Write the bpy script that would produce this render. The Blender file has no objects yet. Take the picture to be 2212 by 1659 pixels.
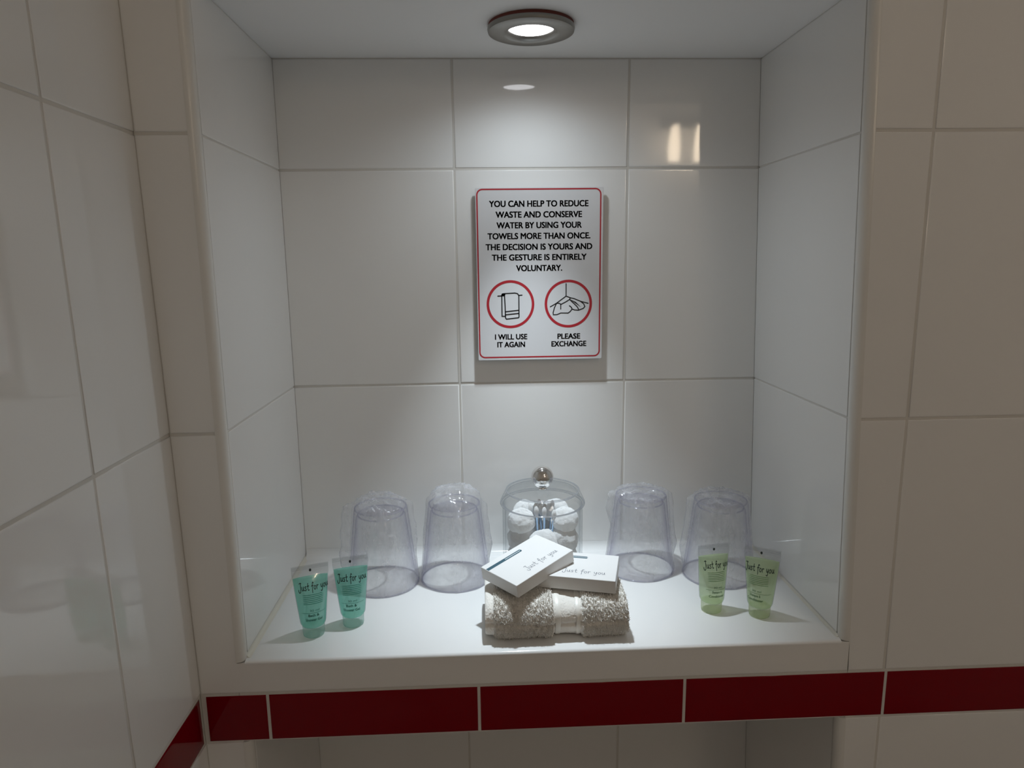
import bpy, math, random
from mathutils import Vector, Matrix, noise

# ------------------------------------------------------------------ scene set-up
scene = bpy.context.scene
COL = scene.collection
MM = 0.001                                   # everything below is written in millimetres
scene.view_settings.view_transform = 'Standard'
scene.view_settings.look = 'None'
scene.view_settings.gamma = 1.0
scene.view_settings.use_curve_mapping = False
scene.view_settings.exposure = 0.0
cy = scene.cycles
cy.use_denoising = True
cy.max_bounces = 14
cy.diffuse_bounces = 6
cy.glossy_bounces = 5
cy.transmission_bounces = 10
cy.transparent_max_bounces = 28
cy.caustics_reflective = False
cy.caustics_refractive = False
cy.sample_clamp_indirect = 6.0

# camera, solved from the tile grid (tiles 200 x 250 mm)
yaw, pit, rol = (math.radians(a) for a in (2.3867, -10.1767, -0.6899))
fw = Vector((math.sin(yaw) * math.cos(pit), math.cos(yaw) * math.cos(pit), math.sin(pit)))
rt = Vector((math.cos(yaw), -math.sin(yaw), 0))
up = rt.cross(fw)
rt2 = rt * math.cos(rol) + up * math.sin(rol)
up2 = -rt * math.sin(rol) + up * math.cos(rol)
cam_data = bpy.data.cameras.new('camera')
cam = bpy.data.objects.new('camera', cam_data)
COL.objects.link(cam)
M = Matrix((rt2, up2, -fw)).transposed().to_4x4()
M.translation = Vector((227.32, -589.11, 362.59)) * MM
cam.matrix_world = M
cam_data.sensor_width = 36.0
cam_data.sensor_fit = 'HORIZONTAL'
cam_data.lens = 1475.36 / 2212 * 36.0
cam_data.clip_start = 0.01
scene.camera = cam

# world: the room is closed, only a trace of ambient
world = bpy.data.worlds.new('world')
scene.world = world
world.use_nodes = True
world.node_tree.nodes['Background'].inputs[0].default_value = (0.9, 0.85, 0.8, 1)
world.node_tree.nodes['Background'].inputs[1].default_value = 0.02

BEAM_W = 12.0          # core beam of the niche downlight
SPILL_W = 1.0         # its wide spill
CEIL_E = 7.0          # assumed warm ceiling lamp, out of view
WALL_E = 18.0         # warm wall lamp behind the camera

# ------------------------------------------------------------------ main measures (mm)
D = 227.6             # niche depth
Z1, Z2 = 217.5, 467.5 # tile joints
ZC = 587.1            # niche ceiling
ZT, ZB = -34.2, -82.7 # red border
XR0, LR = 566.7, -0.0292
XW0, LW = -43.5, -0.0146
def XR(z): return XR0 + LR * z
def XW(z): return XW0 + LW * z
FLOOR, CEIL, REAR, RIGHT = -1150.0, 1250.0, -1500.0, 1700.0

# ------------------------------------------------------------------ materials
def new_mat(name):
    m = bpy.data.materials.new(name)
    m.use_nodes = True
    nt = m.node_tree
    for n in list(nt.nodes):
        nt.nodes.remove(n)
    out = nt.nodes.new('ShaderNodeOutputMaterial')
    return m, nt, out

def principled(name, col, rough=0.5, metal=0.0, coat=0.0, bump=None, spec=0.5, sheen=0.0, emit=None, rough_noise=None):
    m, nt, out = new_mat(name)
    b = nt.nodes.new('ShaderNodeBsdfPrincipled')
    b.inputs['Base Color'].default_value = (*col, 1)
    b.inputs['Roughness'].default_value = rough
    b.inputs['Metallic'].default_value = metal
    b.inputs['Coat Weight'].default_value = coat
    b.inputs['Specular IOR Level'].default_value = spec
    b.inputs['Sheen Weight'].default_value = sheen
    if emit:
        b.inputs['Emission Color'].default_value = (*emit[0], 1)
        b.inputs['Emission Strength'].default_value = emit[1]
    tc = nt.nodes.new('ShaderNodeTexCoord')
    if bump:
        tex = nt.nodes.new('ShaderNodeTexNoise')
        tex.inputs['Scale'].default_value = bump[0]
        tex.inputs['Detail'].default_value = bump[3] if len(bump) > 3 else 2.0
        bp = nt.nodes.new('ShaderNodeBump')
        bp.inputs['Strength'].default_value = bump[1]
        bp.inputs['Distance'].default_value = bump[2]
        nt.links.new(tc.outputs['Object'], tex.inputs['Vector'])
        nt.links.new(tex.outputs['Fac'], bp.inputs['Height'])
        nt.links.new(bp.outputs['Normal'], b.inputs['Normal'])
    if rough_noise:
        tex = nt.nodes.new('ShaderNodeTexNoise')
        tex.inputs['Scale'].default_value = rough_noise[0]
        mr = nt.nodes.new('ShaderNodeMapRange')
        mr.inputs['To Min'].default_value = rough_noise[1]
        mr.inputs['To Max'].default_value = rough_noise[2]
        nt.links.new(tc.outputs['Object'], tex.inputs['Vector'])
        nt.links.new(tex.outputs['Fac'], mr.inputs['Value'])
        nt.links.new(mr.outputs['Result'], b.inputs['Roughness'])
    nt.links.new(b.outputs[0], out.inputs[0])
    return m

def clear_plastic(name, face_tint, edge_tint, power=2.5, gloss_rough=0.03, haze=0.0, haze_col=(0.9, 0.9, 0.95), bump=None, gloss_gain=1.0, ior=1.49, graze=0.4):
    """Thin clear plastic: light passes, tinted more strongly where the wall is seen edge-on, with a fresnel gloss."""
    m, nt, out = new_mat(name)
    N = nt.nodes.new
    L = nt.links.new
    lw = N('ShaderNodeLayerWeight')
    lw.inputs['Blend'].default_value = 0.5
    pw = N('ShaderNodeMath'); pw.operation = 'POWER'; pw.inputs[1].default_value = power
    L(lw.outputs['Facing'], pw.inputs[0])
    mix = N('ShaderNodeMix'); mix.data_type = 'RGBA'
    mix.inputs['A'].default_value = (*face_tint, 1)
    mix.inputs['B'].default_value = (*edge_tint, 1)
    L(pw.outputs[0], mix.inputs['Factor'])
    tr = N('ShaderNodeBsdfTransparent')
    L(mix.outputs['Result'], tr.inputs['Color'])
    gl = N('ShaderNodeBsdfGlossy')
    gl.inputs['Roughness'].default_value = gloss_rough
    # Schlick reflectance from the facing ratio (the same on both sides of the wall)
    fr = N('ShaderNodeLayerWeight'); fr.inputs['Blend'].default_value = 0.5
    f5 = N('ShaderNodeMath'); f5.operation = 'POWER'; f5.inputs[1].default_value = 5.0
    L(fr.outputs['Facing'], f5.inputs[0])
    f0 = ((ior - 1) / (ior + 1)) ** 2
    gm = N('ShaderNodeMath'); gm.operation = 'MULTIPLY_ADD'
    gm.inputs[1].default_value = (1 - f0) * graze
    gm.inputs[2].default_value = f0 * gloss_gain
    gm.use_clamp = True
    L(f5.outputs[0], gm.inputs[0])
    base = tr
    if haze > 0:
        df = N('ShaderNodeBsdfDiffuse'); df.inputs['Color'].default_value = (*haze_col, 1)
        tl = N('ShaderNodeBsdfTranslucent'); tl.inputs['Color'].default_value = (*haze_col, 1)
        dm = N('ShaderNodeMixShader'); dm.inputs[0].default_value = 0.65
        L(df.outputs[0], dm.inputs[1]); L(tl.outputs[0], dm.inputs[2])
        hm = N('ShaderNodeMixShader')
        if bump:
            tcx = N('ShaderNodeTexCoord')
            hz = N('ShaderNodeTexNoise'); hz.inputs['Scale'].default_value = 45; hz.inputs['Detail'].default_value = 4
            mr = N('ShaderNodeMapRange')
            mr.inputs['From Min'].default_value = 0.3; mr.inputs['From Max'].default_value = 0.7
            mr.inputs['To Min'].default_value = haze * 0.35; mr.inputs['To Max'].default_value = haze * 1.6
            mp = N('ShaderNodeMapping'); mp.inputs['Scale'].default_value = (1.0, 1.0, 0.4)
            L(tcx.outputs['Object'], mp.inputs['Vector']); L(mp.outputs[0], hz.inputs['Vector']); L(hz.outputs['Fac'], mr.inputs['Value'])
            L(mr.outputs['Result'], hm.inputs[0])
        else:
            hm.inputs[0].default_value = haze
        L(tr.outputs[0], hm.inputs[1]); L(dm.outputs[0], hm.inputs[2])
        base = hm
    ms = N('ShaderNodeMixShader')
    L(gm.outputs[0], ms.inputs[0]); L(base.outputs[0], ms.inputs[1]); L(gl.outputs[0], ms.inputs[2])
    if bump:
        tc = N('ShaderNodeTexCoord')
        tex = N('ShaderNodeTexNoise'); tex.inputs['Scale'].default_value = bump[0]; tex.inputs['Detail'].default_value = 3
        bp = N('ShaderNodeBump'); bp.inputs['Strength'].default_value = bump[1]; bp.inputs['Distance'].default_value = bump[2]
        L(tc.outputs['Object'], tex.inputs['Vector']); L(tex.outputs['Fac'], bp.inputs['Height'])
        L(bp.outputs['Normal'], gl.inputs['Normal']); L(bp.outputs['Normal'], fr.inputs['Normal'])
    L(ms.outputs[0], out.inputs[0])
    return m

def gel_mat(name, col, through):
    m, nt, out = new_mat(name)
    N = nt.nodes.new; L = nt.links.new
    tr = N('ShaderNodeBsdfTransparent'); tr.inputs['Color'].default_value = (*through, 1)
    df = N('ShaderNodeBsdfDiffuse'); df.inputs['Color'].default_value = (*col, 1)
    tl = N('ShaderNodeBsdfTranslucent'); tl.inputs['Color'].default_value = (*col, 1)
    a = N('ShaderNodeMixShader'); a.inputs[0].default_value = 0.5
    L(df.outputs[0], a.inputs[1]); L(tl.outputs[0], a.inputs[2])
    b = N('ShaderNodeMixShader'); b.inputs[0].default_value = 0.34
    L(tr.outputs[0], b.inputs[1]); L(a.outputs[0], b.inputs[2])
    L(b.outputs[0], out.inputs[0])
    return m

def emission(name, col, strength):
    m, nt, out = new_mat(name)
    e = nt.nodes.new('ShaderNodeEmission')
    e.inputs[0].default_value = (*col, 1)
    e.inputs[1].default_value = strength
    nt.links.new(e.outputs[0], out.inputs[0])
    return m

TILE = principled('glazed_white_tile', (0.82, 0.815, 0.80), 0.045, coat=0.0, bump=(13, 0.16, 0.002, 1.5))
GROUT = principled('white_grout', (0.66, 0.64, 0.60), 0.7, bump=(900, 0.2, 0.0005))
RED = principled('glazed_red_tile', (0.20, 0.001, 0.006), 0.06, spec=0.25, bump=(9, 0.08, 0.002, 1.0))
PAINT = principled('white_paint', (0.91, 0.91, 0.91), 0.45, bump=(350, 0.05, 0.0005))
TRIM = principled('white_plastic_trim', (0.76, 0.75, 0.72), 0.25)
SEALANT = principled('ivory_sealant', (0.74, 0.71, 0.63), 0.4, bump=(120, 0.2, 0.001))
SHELF = principled('glossy_white_shelf', (0.80, 0.80, 0.79), 0.10, bump=(10, 0.05, 0.002, 1.0))
FLOORM = principled('grey_floor_tile', (0.42, 0.40, 0.37), 0.35)
NICKEL = principled('brushed_nickel', (0.30, 0.29, 0.27), 0.33, metal=1.0, rough_noise=(60, 0.25, 0.42))
GASKET = principled('red_brown_gasket', (0.16, 0.035, 0.025), 0.7)
CHROME = principled('chrome', (0.80, 0.79, 0.78), 0.06, metal=1.0)
LENS = emission('lit_lens', (0.95, 0.96, 1.0), 9.0)
SIGNW = principled('sign_white', (0.66, 0.66, 0.67), 0.4)
SIGNR = principled('sign_red_ink', (0.42, 0.018, 0.03), 0.45)
SIGNK = principled('sign_black_ink', (0.012, 0.012, 0.014), 0.45)
PADM = principled('grey_foam', (0.35, 0.35, 0.35), 0.8)
TOWELM = principled('cream_terry', (0.92, 0.89, 0.83), 0.95, sheen=0.35, bump=(2200, 0.6, 0.001, 3.0))
BANDM = principled('cream_flat_weave', (0.90, 0.87, 0.81), 0.8, sheen=0.2, bump=(1500, 0.4, 0.0006))
SATIN = principled('white_satin_thread', (0.86, 0.84, 0.78), 0.35, sheen=0.3, bump=(1800, 0.25, 0.0004))
CARD = principled('white_card', (0.75, 0.745, 0.735), 0.33, bump=(500, 0.04, 0.0003))
TEALINK = principled('dark_teal_ink', (0.035, 0.095, 0.13), 0.35)
GREYINK = principled('grey_ink', (0.24, 0.25, 0.28), 0.45)
WHITEINK = principled('white_ink', (0.75, 0.77, 0.78), 0.4)
BLACKINK = principled('black_ink', (0.015, 0.03, 0.025), 0.4)
def cotton_mat():
    m, nt, out = new_mat('cotton_wool')
    N = nt.nodes.new; L = nt.links.new
    df = N('ShaderNodeBsdfDiffuse'); df.inputs['Color'].default_value = (0.97, 0.97, 0.97, 1); df.inputs['Roughness'].default_value = 1.0
    tl = N('ShaderNodeBsdfTranslucent'); tl.inputs['Color'].default_value = (0.95, 0.95, 0.94, 1)
    tc = N('ShaderNodeTexCoord'); tx = N('ShaderNodeTexNoise'); tx.inputs['Scale'].default_value = 260; tx.inputs['Detail'].default_value = 4
    bp = N('ShaderNodeBump'); bp.inputs['Strength'].default_value = 0.6; bp.inputs['Distance'].default_value = 0.002
    L(tc.outputs['Object'], tx.inputs['Vector']); L(tx.outputs['Fac'], bp.inputs['Height']); L(bp.outputs['Normal'], df.inputs['Normal'])
    mx = N('ShaderNodeMixShader'); mx.inputs[0].default_value = 0.33
    L(df.outputs[0], mx.inputs[1]); L(tl.outputs[0], mx.inputs[2]); L(mx.outputs[0], out.inputs[0])
    return m
COTTON = cotton_mat()
BUDBLUE = principled('blue_plastic_stick', (0.34, 0.48, 0.66), 0.3)
CUP = clear_plastic('clear_lavender_plastic', (0.994, 0.994, 0.997), (0.70, 0.69, 0.80), 3.0, 0.03)
JAR = clear_plastic('clear_acrylic', (0.996, 0.998, 0.998), (0.74, 0.77, 0.79), 4.5, 0.02)
JAREDGE = clear_plastic('acrylic_edge', (0.955, 0.965, 0.97), (0.74, 0.77, 0.79), 1.5, 0.06, haze=0.22, gloss_gain=5.0)  # rim rings: the lines refraction would draw, put into tint and haze
CUPEDGE = clear_plastic('lavender_plastic_edge', (0.92, 0.92, 0.955), (0.64, 0.63, 0.76), 1.5, 0.06, haze=0.16, haze_col=(0.82, 0.81, 0.92), gloss_gain=4.0)  # lavender plastic, with refracted edge lines put into its tint and haze
FILM = clear_plastic('crinkled_clear_film', (0.99, 0.99, 0.992), (0.93, 0.93, 0.95), 3.0, 0.07, haze=0.24, haze_col=(0.95, 0.95, 0.97), bump=(55, 1.0, 0.006), gloss_gain=1.8)
TUBECLEAR = clear_plastic('clear_tube_film', (0.93, 0.94, 0.94), (0.66, 0.69, 0.70), 3.0, 0.05, haze=0.08, gloss_gain=1.8)
CAPT = clear_plastic('frosted_teal_tinted_cap', (0.88, 0.95, 0.93), (0.74, 0.84, 0.81), 2.0, 0.2, haze=0.30, haze_col=(0.74, 0.88, 0.83))
CAPG = clear_plastic('frosted_green_tinted_cap', (0.92, 0.95, 0.84), (0.78, 0.82, 0.68), 2.0, 0.2, haze=0.30, haze_col=(0.85, 0.89, 0.74))
GELT = gel_mat('teal_gel', (0.42, 0.88, 0.75), (0.66, 0.93, 0.87))
GELG = gel_mat('green_gel', (0.78, 0.91, 0.62), (0.90, 0.965, 0.82))
PRINTT = principled('dark_teal_print', (0.01, 0.09, 0.065), 0.4)
PRINTG = principled('dark_green_print', (0.04, 0.10, 0.04), 0.4)
PRINTSOFT_T = principled('soft_teal_print', (0.03, 0.22, 0.16), 0.4)
PRINTSOFT_G = principled('soft_green_print', (0.12, 0.24, 0.10), 0.4)
WARMGLASS = emission('warm_lit_glass', (1.0, 0.80, 0.58), WALL_E)
CEILGLASS = emission('warm_ceiling_diffuser', (1.0, 0.88, 0.77), CEIL_E)

# ------------------------------------------------------------------ object helpers
def props(o, label=None, cat=None, group=None, kind=None):
    if label: o['label'] = label
    if cat: o['category'] = cat
    if group: o['group'] = group
    if kind: o['kind'] = kind
    return o

def empty(name, loc, label, cat, group=None, rotz=0.0):
    o = bpy.data.objects.new(name, None)
    COL.objects.link(o)
    o.empty_display_size = 0.01
    o.location = Vector(loc) * MM
    o.rotation_euler = (0, 0, rotz)
    return props(o, label, cat, group)

class MB:
    """collects verts (mm) and faces and links them as ONE mesh object"""
    def __init__(self):
        self.v = []; self.f = []; self.m = []; self.s = []
    def add(self, verts, faces, mat=0, smooth=False):
        b = len(self.v)
        self.v += [tuple(p) for p in verts]
        for f in faces:
            self.f.append(tuple(i + b for i in f)); self.m.append(mat); self.s.append(smooth)
    def box(self, a, b, mat=0):
        x0, y0, z0 = a; x1, y1, z1 = b
        self.add([(x0,y0,z0),(x1,y0,z0),(x1,y1,z0),(x0,y1,z0),(x0,y0,z1),(x1,y0,z1),(x1,y1,z1),(x0,y1,z1)],
                 [(0,3,2,1),(4,5,6,7),(0,1,5,4),(1,2,6,5),(2,3,7,6),(3,0,4,7)], mat)
    def rings(self, rings, mat=0, smooth=True, cap0=False, cap1=False, closed=False):
        n = len(rings[0]); k = len(rings)
        verts = [p for r in rings for p in r]
        faces = []
        for i in range(k if closed else k - 1):
            a = i * n; b = ((i + 1) % k) * n
            for j in range(n):
                j2 = (j + 1) % n
                faces.append((a + j, a + j2, b + j2, b + j))
        self.add(verts, faces, mat, smooth)
        if cap0: self.add(rings[0], [tuple(reversed(range(n)))], mat, False)
        if cap1: self.add(rings[-1], [tuple(range(n))], mat, False)
    def lathe(self, prof, seg=64, c=(0, 0, 0), mat=0, closed=False, cap0=False, cap1=False, smooth=True):
        rs = [[(c[0] + r * math.cos(2*math.pi*j/seg), c[1] + r * math.sin(2*math.pi*j/seg), c[2] + z) for j in range(seg)] for r, z in prof]
        self.rings(rs, mat, smooth, cap0, cap1, closed)
    def torus(self, R_, z, r, mat=0, seg=96, n=8):
        self.lathe([(R_ + r*math.cos(2*math.pi*k/n), z + r*math.sin(2*math.pi*k/n)) for k in range(n)], seg, mat=mat, closed=True)
    def sweep(self, prof, a0, a1, axis, mat=0, smooth=True):
        """closed 2-D profile swept straight along an axis; prof gives the two other coordinates"""
        def P(p, t):
            return (t, p[0], p[1]) if axis == 'x' else ((p[0], t, p[1]) if axis == 'y' else (p[0], p[1], t))
        r0 = [P(p, a0) for p in prof]; r1 = [P(p, a1) for p in prof]
        self.rings([r0, r1], mat, smooth, True, True)
    def build(self, name, mats, parent=None, sharp=None):
        me = bpy.data.meshes.new(name)
        me.from_pydata([(p[0]*MM, p[1]*MM, p[2]*MM) for p in self.v], [], self.f)
        for m in (mats if isinstance(mats, (list, tuple)) else [mats]):
            me.materials.append(m)
        me.polygons.foreach_set('material_index', self.m)
        me.polygons.foreach_set('use_smooth', self.s)
        me.validate()
        me.update()
        if sharp is not None:
            me.set_sharp_from_angle(angle=math.radians(sharp))
        o = bpy.data.objects.new(name, me)
        COL.objects.link(o)
        if parent: o.parent = parent
        return o

def fix_normals(o):
    import bmesh
    bm = bmesh.new(); bm.from_mesh(o.data)
    bmesh.ops.recalc_face_normals(bm, faces=bm.faces)
    bm.to_mesh(o.data); bm.free()
    return o

def structure(o, label, cat):
    return props(o, label, cat, kind='structure')

# ------------------------------------------------------------------ tiled surfaces
G = 1.3   # half a joint
def tile(mb, P, b0, t0, b1, t1, v0, v1, flags='LRBT', mat=0, depth=0.6, ins=1.1):
    """one glazed tile with a rounded rim; corners (b0,v0) (b1,v0) (t1,v1) (t0,v1); flags = the edges that meet a joint"""
    l = 1 if 'L' in flags else 0; r = 1 if 'R' in flags else 0
    bt = 1 if 'B' in flags else 0; tp = 1 if 'T' in flags else 0
    rings = []
    for k, d in ((0.0, depth), (0.12, depth*0.45), (0.45, depth*0.12), (1.0, 0.0), (1.9, 0.0)):
        i = k * ins
        rings.append([P(b0 + i*l, v0 + i*bt, -d), P(b1 - i*r, v0 + i*bt, -d), P(t1 - i*r, v1 - i*tp, -d), P(t0 + i*l, v1 - i*tp, -d)])
    # edges without joint keep the face flat: lower rings collapse there
    n = len(rings)
    verts = [p for rg in rings for p in rg]
    faces = []
    for a in range(n - 1):
        for j in range(4):
            j2 = (j + 1) % 4
            if (j == 0 and not bt) or (j == 1 and not r) or (j == 2 and not tp) or (j == 3 and not l):
                continue
            faces.append((a*4 + j, a*4 + j2, (a+1)*4 + j2, (a+1)*4 + j))
    faces.append(tuple(range((n-1)*4, n*4)))
    mb.add(verts, faces, mat, True)

def plane_fn(O, U, V, N):
    O, U, V, N = Vector(O), Vector(U), Vector(V), Vector(N)
    return lambda u, v, d=0.0: O + U*u + V*v + N*d

def backing(mb, P, u0b, u0t, u1b, u1t, v0, v1, mat=1, thick=10.0):
    f = [P(u0b, v0, -0.62), P(u1b, v0, -0.62), P(u1t, v1, -0.62), P(u0t, v1, -0.62)]
    b = [P(u0b, v0, -thick), P(u1b, v0, -thick), P(u1t, v1, -thick), P(u0t, v1, -thick)]
    mb.add(f + b, [(0,1,2,3),(7,6,5,4),(0,4,5,1),(1,5,6,2),(2,6,7,3),(3,7,4,0)], mat)

ROWS_UP = [(ZB + 250*0, None)]
rows_niche = [(0, Z1), (Z1, Z2), (Z2, ZC)]
rows_low = [(ZB - 252 * (k + 1), ZB - 252 * k) for k in range(5)]
rows_low = [(max(a, FLOOR), b) for a, b in rows_low if b > FLOOR]
rows_front = [(ZT, Z1), (Z1, Z2), (Z2, 717.5), (717.5, 967.5), (967.5, CEIL)]

# niche back wall: continues below the shelf
mb = MB()
P = plane_fn((0, D, 0), (1, 0, 0), (0, 0, 1), (0, -1, 0))
cols = [198.1, 398.7]
low_back = [(-215.0 - 250*(k+1), -215.0 - 250*k) for k in range(4)]
for (v0, v1) in [(-215.0, -32.5), (-32.5, Z1)] + rows_niche[1:] + [(max(a, FLOOR), b) for a, b in low_back if b > FLOOR]:
    tile(mb, P, 0, 0, cols[0]-G, cols[0]-G, v0+G, v1-G)
    tile(mb, P, cols[0]+G, cols[0]+G, cols[1]-G, cols[1]-G, v0+G, v1-G)
    tile(mb, P, cols[1]+G, cols[1]+G, XR(v0), XR(v1), v0+G, v1-G)
backing(mb, P, -14, -14, XR(FLOOR)+14, XR(ZC)+14, FLOOR, ZC)
structure(mb.build('wall_back', [TILE, GROUT]), 'glazed white tiled back wall of the lit niche behind the toiletries', 'wall')

# niche side walls
for side in ('left', 'right'):
    mb = MB()
    if side == 'left':
        P = plane_fn((0, 0, 0), (0, 1, 0), (0, 0, 1), (1, 0, 0))
    else:
        P0 = plane_fn((XR0, 0, 0), (0, 1, 0), (LR, 0, 1), (-1, 0, 0))
        P = P0
    for (v0, v1) in [(0.0, Z1)] + rows_niche[1:] + rows_low:
        tile(mb, P, 10.4, 10.4, D, D, v0+G*0.6, v1-G*0.6, 'LBT', ins=0.8)
    backing(mb, P, 10.2, 10.2, D-1, D-1, FLOOR, ZC)
    o = fix_normals(mb.build('wall_niche_' + side, [TILE, GROUT]))
    structure(o, 'white tiled %s side wall of the lit niche' % side, 'wall')

# niche ceiling
mb = MB()
mb.box((-12, -0.5, ZC), (XR(ZC)+12, D+10, ZC+12))
structure(mb.build('ceiling_niche', PAINT), 'plain white ceiling of the niche around the downlight', 'ceiling')

# front wall face around the niches
mb = MB()
P = plane_fn((0, 0, 0), (1, 0, 0), (0, 0, 1), (0, -1, 0))
TW = 7.6   # trim width
JX = [611.0 + 200.6*k for k in range(6)]
first = True
for (v0, v1) in rows_front:
    lo = v0 + (2.0 if first else G); hi = v1 - G
    if v0 >= 717:                       # above the opening: whole courses
        edges = [XW(v0) + 1, 10.0] + [10 + 200.6*k for k in range(1, 3)] + JX
        edges = sorted(set(edges))
        edges = [XW(v0)+1, 9.4, 210.0, 410.0, 611.0] + JX[1:] + [RIGHT]
        for a, b in zip(edges, edges[1:]):
            tile(mb, P, a+G, a+G, b-G, b-G, lo, hi)
    else:
        top = min(v1, 717.5)
        tile(mb, P, XW(v0)+0.6, XW(v1)+0.6, -TW, -TW, lo, hi, 'LBT')
        tile(mb, P, XR(v0)+TW, XR(v1)+TW, JX[0]-G, JX[0]-G, lo, hi, 'RBT')
        edges = JX + [RIGHT]
        for a, b in zip(edges, edges[1:]):
            tile(mb, P, a+G, a+G, b-G, b-G, lo, hi)
    first = False
# lintel above the opening
tile(mb, P, -TW, -TW, XR(620)+TW, XR(620)+TW, ZC+7, 717.5-G, 'T')
# apron of the shelf: one white piece from side to side
tile(mb, P, -TW, -TW, XR(0)+TW, XR(0)+TW, ZT+2.0, -1.8, 'B')
for (v0, v1) in rows_low:
    tile(mb, P, XW(v0)+0.6, XW(v1)+0.6, -TW, -TW, v0+G, v1-1.5, 'LBT')
    tile(mb, P, XR(v0)+TW, XR(v1)+TW, JX[0]-G, JX[0]-G, v0+G, v1-1.5, 'RBT')
    edges = JX + [RIGHT]
    for a, b in zip(edges, edges[1:]):
        tile(mb, P, a+G, a+G, b-G, b-G, v0+G, v1-1.5)
backing(mb, P, XW(FLOOR), XW(CEIL), -TW+0.4, -TW+0.4, FLOOR, CEIL, thick=6)
backing(mb, P, XR(FLOOR)+TW-0.4, XR(CEIL)+TW-0.4, RIGHT, RIGHT, FLOOR, CEIL, thick=6)
backing(mb, P, -TW, -TW, XR(ZC)+TW, XR(ZC)+TW, ZC+6, CEIL, thick=6)
backing(mb, P, -TW, -TW, XR(ZB)+TW, XR(0)+TW, ZB, -2.2, thick=6)
structure(fix_normals(mb.build('wall_front', [TILE, GROUT])), 'white glazed tiled wall face around the niche opening', 'wall')

# left wall
mb = MB()
P = plane_fn((XW0, 0, 0), (0, 1, 0), (LW, 0, 1), (1, 0, 0))
JY = [2.5] + [-117.5 - 200.6*k for k in range(7)] + [REAR]
rows_l = [(ZT, Z1), (Z1, Z2), (Z2, 717.5), (717.5, 967.5), (967.5, CEIL)] + rows_low
for (v0, v1) in rows_l:
    for a, b in zip(JY[1:], JY):
        if b - a < 4: continue
        hi = v1 - (1.5 if v1 == ZB else G); lo = v0 + (2.0 if v0 == ZT else G)
        tile(mb, P, a+G, a+G, b-G, b-G, lo, hi)
backing(mb, P, REAR, REAR, 8, 8, FLOOR, CEIL)
structure(fix_normals(mb.build('wall_left', [TILE, GROUT])), 'white glazed tiled wall running towards the viewer on the left', 'wall')

# red border tiles
mb = MB()
P = plane_fn((0, 0, 0), (1, 0, 0), (0, 0, 1), (0, -1, 0))
jx = [18.4 + 198.4*k for k in range(9)]
edges = [XW(ZB)+2.5] + jx + [RIGHT]
for a, b in zip(edges, edges[1:]):
    if b - a < 6: continue
    tile(mb, P, a+G+0.1, a+G+0.1, b-G-0.1, b-G-0.1, ZB+0.9, ZT-1.1, ins=1.6)
structure(mb.build('trim_1', RED), 'dark red glazed border tiles under the shelf edge', 'tile border')
mb = MB()
P = plane_fn((XW0, 0, 0), (0, 1, 0), (LW, 0, 1), (1, 0, 0))
edges = [-1.5 - 198.4*k for k in range(8)] + [REAR]
for b, a in zip(edges, edges[1:]):
    if b - a < 6: continue
    tile(mb, P, a+G, a+G, b-G, b-G, ZB+0.9, ZT-1.1, ins=1.6)
structure(fix_normals(mb.build('trim_2', RED)), 'dark red border tiles continuing along the left wall', 'tile border')

# rounded plastic trims at the niche edges
def trim_profile(sign):
    pts = []
    r = 7.0
    for k in range(9):
        a = math.pi/2 * k/8
        # from the front face (y=-0.6) round to the side face (x=0.5 inside the opening)
        pts.append((-r + (r + 0.5) * math.sin(a), -0.6 + (r + 0.6) * (1 - math.cos(a))))
    pts += [(0.3, 8.2), (-1.6, 8.2), (-1.6, 4.0), (-TW, 1.0), (-TW, -0.6)]
    return [(sign * x, y) for x, y in pts]
def vertical_trim(name, side, z0, z1, label):
    mb = MB()
    if side == 'left':
        pr = trim_profile(1)
        r0 = [(x, y, z0) for x, y in pr]; r1 = [(x, y, z1) for x, y in pr]
    else:
        pr = trim_profile(-1)
        r0 = [(XR(z0) + x, y, z0) for x, y in pr]; r1 = [(XR(z1) + x, y, z1) for x, y in pr]
    mb.rings([r0, r1], 0, True, True, True)
    return structure(fix_normals(mb.build(name, TRIM, sharp=40)), label, 'trim')
vertical_trim('trim_3', 'left', -1.0, ZC+8, 'rounded white plastic trim up the left edge of the niche')
vertical_trim('trim_4', 'right', -1.0, ZC+8, 'rounded white plastic trim up the right edge of the niche')
vertical_trim('trim_5', 'left', FLOOR, ZB-1, 'rounded white trim below the red border on the left')
vertical_trim('trim_6', 'right', FLOOR, ZB-1, 'rounded white trim below the red border on the right')

# shelf slab with a rounded front edge
mb = MB()
prof = [(D-0.5, 0.0), (3.0, 0.0)]
for k in range(1, 7):
    a = math.pi/2 * k/6
    prof.append((3.0 - 3.4*math.sin(a), -3.0 + 3.0*math.cos(a)))
prof += [(-0.4, -3.6), (7.0, -5.0), (7.0, ZB+0.5), (D-0.5, ZB+0.5)]
mb.sweep(prof, 0.3, XR0-0.3, 'x')
structure(fix_normals(mb.build('shelf_niche', SHELF, sharp=35)), 'glossy white niche shelf carrying the toiletries', 'shelf')

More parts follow.
